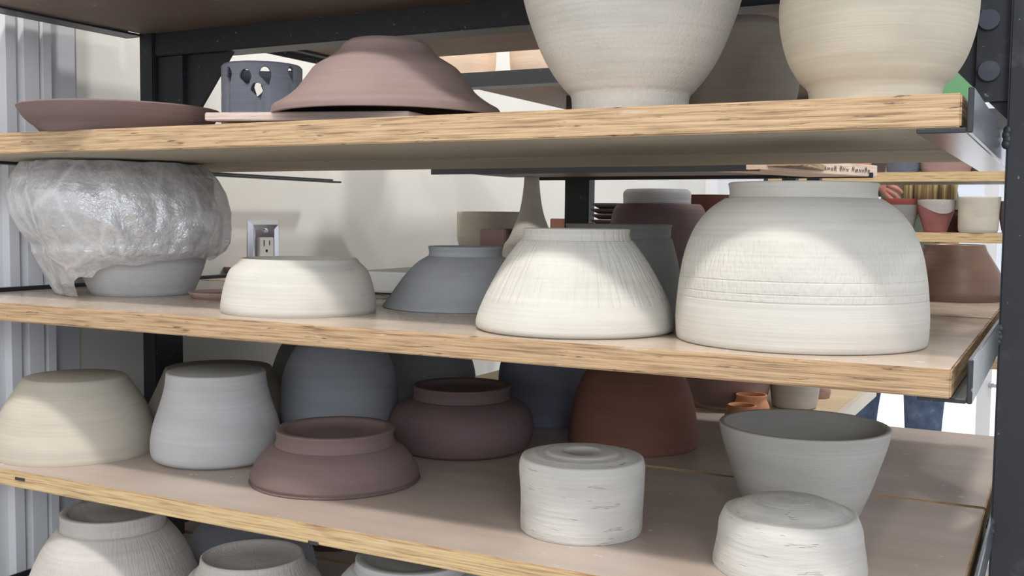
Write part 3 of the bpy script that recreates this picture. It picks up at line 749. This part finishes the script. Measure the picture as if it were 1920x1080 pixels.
# loose board with handwriting
q1 = unp(1428, 313, 1, Y2-.01); q2 = unp(1645, 322, 1, Y2+.36)
zz1 = unp(1428, 318, 1, Y2-.01).z; zz2 = unp(1640, 332, 1, Y2+.36).z
a_ = Vector((q1.x, q1.y, zz1)); b_ = Vector((q2.x, q2.y, zz2)); ax = (b_-a_).normalized(); ay = Vector((0,0,1)).cross(ax).normalized(); az = ax.cross(ay)
Lb = (b_-a_).length
bm = bmesh.new(); box(bm, 0, Lb, 0, .11, 0, .022, bev=.001)
PINE = wood_edge('pale_pine', srgb(232, 208, 186), srgb(206, 176, 152), srgb(238, 220, 202), .15, 1, .03)
wb = obj('wooden_plank', bm, PINE)
wb.matrix_world = Matrix(((ax.x, ay.x, az.x, a_.x), (ax.y, ay.y, az.y, a_.y), (ax.z, ay.z, az.z, a_.z), (0,0,0,1)))
tag(wb, 'pale pine plank with handwriting on its edge, sticking out behind the largest bowl', 'plank')
hb = bmesh.new(); random.seed(11); u = Lb*.50
while u < Lb*.93:
    hgt = random.uniform(.006, .013); w_ = random.uniform(.006, .011); n_ = random.choice((4, 5, 6)); last = None
    for q in range(n_):
        pt = (u+w_*q/(n_-1)+random.uniform(-.001, .001), -.0006, .005+(hgt if q % 2 else random.uniform(0, .003)))
        if last: cyl(hb, last, pt, .0005, n=5)
        last = pt
    u += w_+random.choice((.003, .003, .012))
ho = obj('handwriting', hb, plain('pencil_grey', srgb(120, 108, 104), .7), wb); ho['label'] = 'grey handwritten scrawl'
# things on rack 2 lower board (sunny)
Z2C = ZC-.002
pot('clay_bowl', 'pinkish brown flared bowl behind the small orange pots', 'bowl', cPink, 1362, Z2C, [(56,768),(70,750),(80,715),(88,690)], ybot=768, kind='up', wall=.004)
for cx_, yb, hs, lab in ((1408, 783, [(29,783),(33,766),(33,760),(28,748),(29,740)], 'small orange terracotta jar, taller of the pair'),
                         (1390, 797, [(27,797),(31,780),(30,774),(25,766),(27,760)], 'small orange terracotta jar, shorter of the pair')):
    pot('clay_jar', lab + ' behind the flared cup', 'jar', cOrg, cx_, Z2C, hs, ybot=yb, kind='up', wall=.003)
pot('clay_cup', 'cream cup beside the orange jars on the sunlit rear board', 'cup', cCream, 1489, Z2C, [(36,765),(41,757),(44,735),(47,710)], ybot=769, kind='up', wall=.003)
pot('clay_cup', 'tiny pinkish pot right of the cream cup on the sunlit rear board', 'cup', cPink, 1536, Z2C, [(18,745),(20,738),(20,730),(17,724)], ybot=748, kind='up', wall=.003)
bm = bmesh.new(); box(bm, -.316, -.306, .87, 1.25, Z2C-.02, Z2C+.003); part('rail', bm, plain('pale_edge_strip', srgb(214, 204, 186), .5), rack2)

# ------------------------------------------------------------------ rack far (third)
def at3(px, py, y=2.75): return unp(px, py, 1, y)
Y3 = 2.75
zA3 = at3(1760, 322).z; zB3 = at3(1760, 436).z; zD3 = at3(1860, 672).z
x3l = at3(1440, 330).x; x3r = at3(2060, 330).x
rack3 = empty('metal_rack', (x3l, Y3, FLOOR)); tag(rack3, 'far rack with two plywood boards of cups beside the right post', 'rack')
for xx in (x3l-.04, x3r):
    bm = bmesh.new(); box(bm, xx, xx+.035, Y3+.1, Y3+.14, FLOOR, .6); part('post', bm, BLACK, rack3)
board(x3l, x3r, Y3, Y3+.3, zA3, .031, EDGE_C, TOP_C, UND, 'upper board of the far rack, above the person\'s hand')
board(at3(1560, 400).x, x3r, Y3, Y3+.3, zB3, .031, EDGE_C, TOP_C, UND, 'lower board of the far rack under the row of cups')
board(at3(1830, 670).x, x3r, Y3, Y3+.3, zD3, .034, EDGE_A, TOP_C, UND, 'low board of the far rack seen under the end of the front rail')
gm = 'cups on the far rack'
pot('clay_cup', 'grey cup with a dark red rim on the far rack', 'cup', clay('warm_grey_clay2', srgb(136,132,128)), 1688, zB3, [(24,432),(26,420),(30,396),(33,374)], depth=Y3+.06, kind='up', wall=.004)
co = pot('clay_cup', 'cup half dipped in red glaze on the far rack, narrowing to its base', 'cup', clay('dull_red_glaze', srgb(150,96,92), rough=.5), 1754, zB3, [(20,432),(25,418),(33,392),(34,376)], depth=Y3+.06, kind='up', wall=.004)
pot('clay_cup', 'straight cream cup on the far rack, brightest of the row', 'cup', cBuff, 1834, zB3, [(32,436),(35,428),(36,395),(38,370)], depth=Y3+.05, kind='up', wall=.004)
pot('clay_cup', 'dark reddish pot between the red-dipped cup and the straight cream cup', 'cup', cTer, 1800, zB3, [(26,430),(28,410),(26,394)], depth=Y3+.23, kind='up', wall=.004)
pot('clay_cup', 'grey-mauve cup at the right end of the far rack row, cut by the post', 'cup', cBrn, 1895, zB3, [(14,432),(20,410),(22,378)], depth=Y3+.10, kind='up', wall=.004)
for cx_, hw, m_, lab in ((1605, 26, cOrg, 'orange-brown bowl'), (1638, 20, cBrn2, 'dark plum cup'), (1690, 34, clay('slate_blue_clay', srgb(104,108,122)), 'slate grey pot'), (1768, 52, cPink, 'wide speckled pink-brown pot'), (1838, 30, cBrn, 'mauve-brown pot'), (1893, 32, cPink, 'pink-brown bowl beside the right post')):
    pot('clay_pot', lab + ' on the upper board of the far rack', 'pot', m_, cx_, zA3, [(hw*.82,322),(hw*.9,312),(hw,295),(hw*1.05,270)], depth=Y3+(.07 if cx_ in (1605, 1690, 1768) else .2) if cx_ != 1768 else Y3+.1, kind='up', wall=.004)
# white rim bands drawn as own geometry on the grey cup
for o in list(bpy.data.objects):
    if o.get('label', '').startswith('grey cup with a dark red rim'):
        r_ = max(math.hypot(v.co.x, v.co.y) for v in o.data.vertices); h_ = max(v.co.z for v in o.data.vertices)
        bm = lathe([(r_*.955+.0012, h_-.018), (r_+.0014, h_-.001), (r_, h_+.001), (r_-.003, h_+.001)]); ro = obj('rim', bm, clay('dark_red_slip', srgb(128,64,58)), o, True); ro['label'] = 'dark red rim'
    if o.get('label', '').startswith('cup half dipped'):
        r_ = max(math.hypot(v.co.x, v.co.y) for v in o.data.vertices); h_ = max(v.co.z for v in o.data.vertices)
        bm = lathe([(r_*.97+.0012, h_-.030), (r_+.0012, h_-.012), (r_+.0008, h_-.001), (r_, h_+.001), (r_-.003, h_+.001)])
        for v in bm.verts:
            if v.co.z < h_-.028: v.co.z += .014*math.sin(math.atan2(v.co.y, v.co.x)*2+.6)
        ro = obj('glaze_band', bm, clay('grey_white_slip', srgb(168,160,156)), o, True); ro['label'] = 'grey-white upper band'
# green screen-like board and blue-lit window beyond the top right
gp = unp(1700, 150, 1, 1.6); gq = unp(1845, 150, 1, 1.6)
bm = bmesh.new(); box(bm, gp.x, gq.x, 1.6, 1.66, unp(1760, 215, 1, 1.6).z, unp(1775, 134, 1, 1.6).z, bev=.004)
o = obj('storage_bin', bm, plain('green_plastic', srgb(96, 150, 104), .5)); tag(o, 'green plastic bin seen past the right end of the upper board', 'bin')
bm = bmesh.new(); box(bm, gp.x-.25, gq.x+1.0, 1.5, 1.8, unp(1760, 215, 1, 1.6).z-.022, unp(1760, 215, 1, 1.6).z-.0005)
o = obj('bin_stand', bm, plain('dark_stand', srgb(60, 62, 66), .6)); tag(o, 'table carrying the green bin, hidden by the upper board', 'table')
for sx in (gp.x-.24, gq.x+.95):
    for sy_ in (1.51, 1.76):
        bm = bmesh.new(); box(bm, sx, sx+.03, sy_, sy_+.03, FLOOR, unp(1760, 215, 1, 1.6).z-.022); l_ = obj('leg', bm, BLACK, o)
bpy.data.objects['bin_stand'].location = (0,0,0)

# ------------------------------------------------------------------ person behind the far rack
SK = plain('skin', srgb(214, 150, 136), .55)
k = NT('blue_denim'); oc = k.n('ShaderNodeTexCoord').outputs['Object']
k.l(k.ramp(k.noise(oc, 18, 5, .6), [(.3, srgb(62,76,104)), (.6, srgb(92,108,136)), (.8, srgb(150,160,176))]), k.b.inputs['Base Color']); k.b.inputs['Roughness'].default_value = .85; DEN = k.m
SHIRT = plain('dark_olive_shirt', srgb(110, 118, 104), .9)
k = NT('blonde_hair'); oc = k.n('ShaderNodeTexCoord').outputs['Object']
k.l(k.ramp(k.noise(k.mapn(oc, (90, 90, 3)), 1, 3), [(.35, srgb(92,72,52)), (.5, srgb(160,136,96)), (.65, srgb(206,190,140))]), k.b.inputs['Base Color']); k.b.inputs['Roughness'].default_value = .5; HAIR = k.m
PYY = 3.35
pc = unp(1712, 400, 1, PYY); PXc = pc.x
def skin(name, verts, edges, radii, mat, parent, sub=2):
    me = bpy.data.meshes.new(name); me.from_pydata(verts, edges, []); o = link(name, me, mat, parent)
    m = o.modifiers.new('skin', 'SKIN'); m.use_smooth_shade = True
    for i, r in enumerate(radii):
        me.skin_vertices[0].data[i].radius = (r, r) if not isinstance(r, tuple) else r
    me.skin_vertices[0].data[0].use_root = True
    s_ = o.modifiers.new('sub', 'SUBSURF'); s_.levels = s_.render_levels = sub
    for p_ in me.polygons: p_.use_smooth = True
    return o
per = empty('person', (PXc, PYY, FLOOR)); tag(per, 'person with long blonde hair and ripped jeans standing behind the far rack', 'person')
lgL = unp(1612, 770, 1, PYY).x-PXc; lgR = unp(1733, 770, 1, PYY).x-PXc; mid = (lgL+lgR)/2
B = 0
hx = unp(1640, 352, 1, PYY-.25).x-PXc; hz3 = unp(1640, 352, 1, PYY-.25).z-FLOOR
verts = [(mid*.5, 0, .90), (mid*.4, 0, 1.08), (mid*.2, -.01, 1.28), (0, 0, 1.42), (0, -.01, 1.50), (0, -.03, 1.60), (0, -.02, 1.70),
         (-.17, 0, 1.40), (-.27, .0, 1.16), (hx-.02, -.17, hz3+.0), (.10, 0, 1.40), (.12, .04, 1.14), (.10, -.10, .96), (.06, -.16, .93),
         (lgL*.9, 0, .82), (lgL, -.03, .50), (lgL, .03, .10), (lgL, -.09, .03), (lgR*1.0, 0, .82), (lgR, -.03, .50), (lgR, .03, .10), (lgR, -.09, .03)]
edges = [(0,1),(1,2),(2,3),(3,4),(4,5),(5,6),(3,7),(7,8),(8,9),(3,10),(10,11),(11,12),(12,13),(0,14),(14,15),(15,16),(16,17),(0,18),(18,19),(19,20),(20,21)]
rad = [(.15,.11),(.12,.09),(.14,.10),(.07,.07),.052,.085,.075, .055,.045,.028,.055,.045,.03,.025, .085,.055,.04,.035,.085,.055,.04,.035]
body = skin('body', verts, edges, rad, SK, per)
jv = [(mid*.5, 0, .92), (lgL*.9, 0, .82), (lgL, -.03, .52), (lgL, .03, .12), (lgR, 0, .82), (lgR, -.03, .52), (lgR, .03, .12)]
skin('jeans', jv, [(0,1),(1,2),(2,3),(0,4),(4,5),(5,6)], [(.165,.125), .10,.072,.058,.10,.072,.058], DEN, per)
sv = [(mid*.45, 0, .96), (mid*.4, 0, 1.08), (mid*.2, -.01, 1.27), (0, 0, 1.41), (-.17, 0, 1.40), (-.24, 0, 1.25), (.10, 0, 1.40), (.12, .03, 1.25)]
skin('shirt', sv, [(0,1),(1,2),(2,3),(3,4),(4,5),(3,6),(6,7)], [(.15,.12),(.14,.105),(.155,.115),(.085,.085),.062,.055,.055,.05], SHIRT, per)
hb = bmesh.new()
hxl = unp(1702, 358, 1, PYY-.10).x-PXc; hxr = unp(1792, 358, 1, PYY-.10).x-PXc
for i in range(26):
    t_ = i/25; x_ = hxl+(hxr-hxl)*t_
    a_ = (.12*(t_-.5)*1.2, -.02-.05*math.sin(math.pi*t_), 1.74+.02*math.sin(math.pi*t_))
    cyl(hb, a_, (x_, -.12, 1.50), .017, .019, 8); cyl(hb, (x_, -.12, 1.50), (x_+random.uniform(-.008,.008), -.135, 1.30+random.uniform(-.03,.02)), .019, .006, 8)
bmesh.ops.create_uvsphere(hb, u_segments=20, v_segments=12, radius=.105, matrix=Matrix.Translation((0, .015, 1.66)) @ Matrix.Diagonal((1, 1.05, 1.15, 1)))
obj('hair', hb, HAIR, per, True)
EYE = plain('eye_dark', (.05,.04,.03), .3)
for sx in (-1, 1):
    fb = bmesh.new(); bmesh.ops.create_uvsphere(fb, u_segments=10, v_segments=8, radius=.012, matrix=Matrix.Translation((sx*.032, -.108, 1.63)))
    obj('eye', fb, EYE, per, True)
fb = bmesh.new(); bmesh.ops.create_cone(fb, cap_ends=True, segments=10, radius1=.016, radius2=.005, depth=.045, matrix=Matrix.Translation((0, -.118, 1.605)))
bmesh.ops.create_uvsphere(fb, u_segments=12, v_segments=6, radius=.022, matrix=Matrix.Translation((0, -.103, 1.565)) @ Matrix.Diagonal((1, .4, .3, 1)))
obj('face_features', fb, plain('lips', srgb(190, 110, 104), .5), per, True)
# hand: palm + five fingers pointing right and down, over the cups
H0 = Vector((hx-.015, -.20, hz3+.005))
def hp(a, b, c=0): return H0+Vector((a, -c, b))
hv = [hp(-.03, .010), hp(.0, .008), hp(.035, 0)]; he = [(0,1),(1,2)]; hr = [(.026,.020),(.030,.018),(.034,.015)]
for (dy_, l1, ang) in ((.026, .038, -12), (.010, .043, -22), (-.008, .040, -30), (-.024, .032, -40)):
    base = len(hv); a0 = math.radians(ang)
    q0 = hp(.045, dy_, 0); q1_ = q0+Vector((math.cos(a0)*l1, -.012, math.sin(a0)*l1)); a1 = a0-math.radians(22)
    q2_ = q1_+Vector((math.cos(a1)*l1*.65, .004, math.sin(a1)*l1*.65))
    hv += [q0, q1_, q2_]; he += [(2, base), (base, base+1), (base+1, base+2)]; hr += [.0095, .0088, .0072]
base = len(hv); hv += [hp(.0, -.03, .01), hp(.022, -.052, .02), hp(.042, -.062, .022)]; he += [(1, base), (base, base+1), (base+1, base+2)]; hr += [.012, .010, .008]
skin('hand', [tuple(v) for v in hv], he, hr, SK, per)
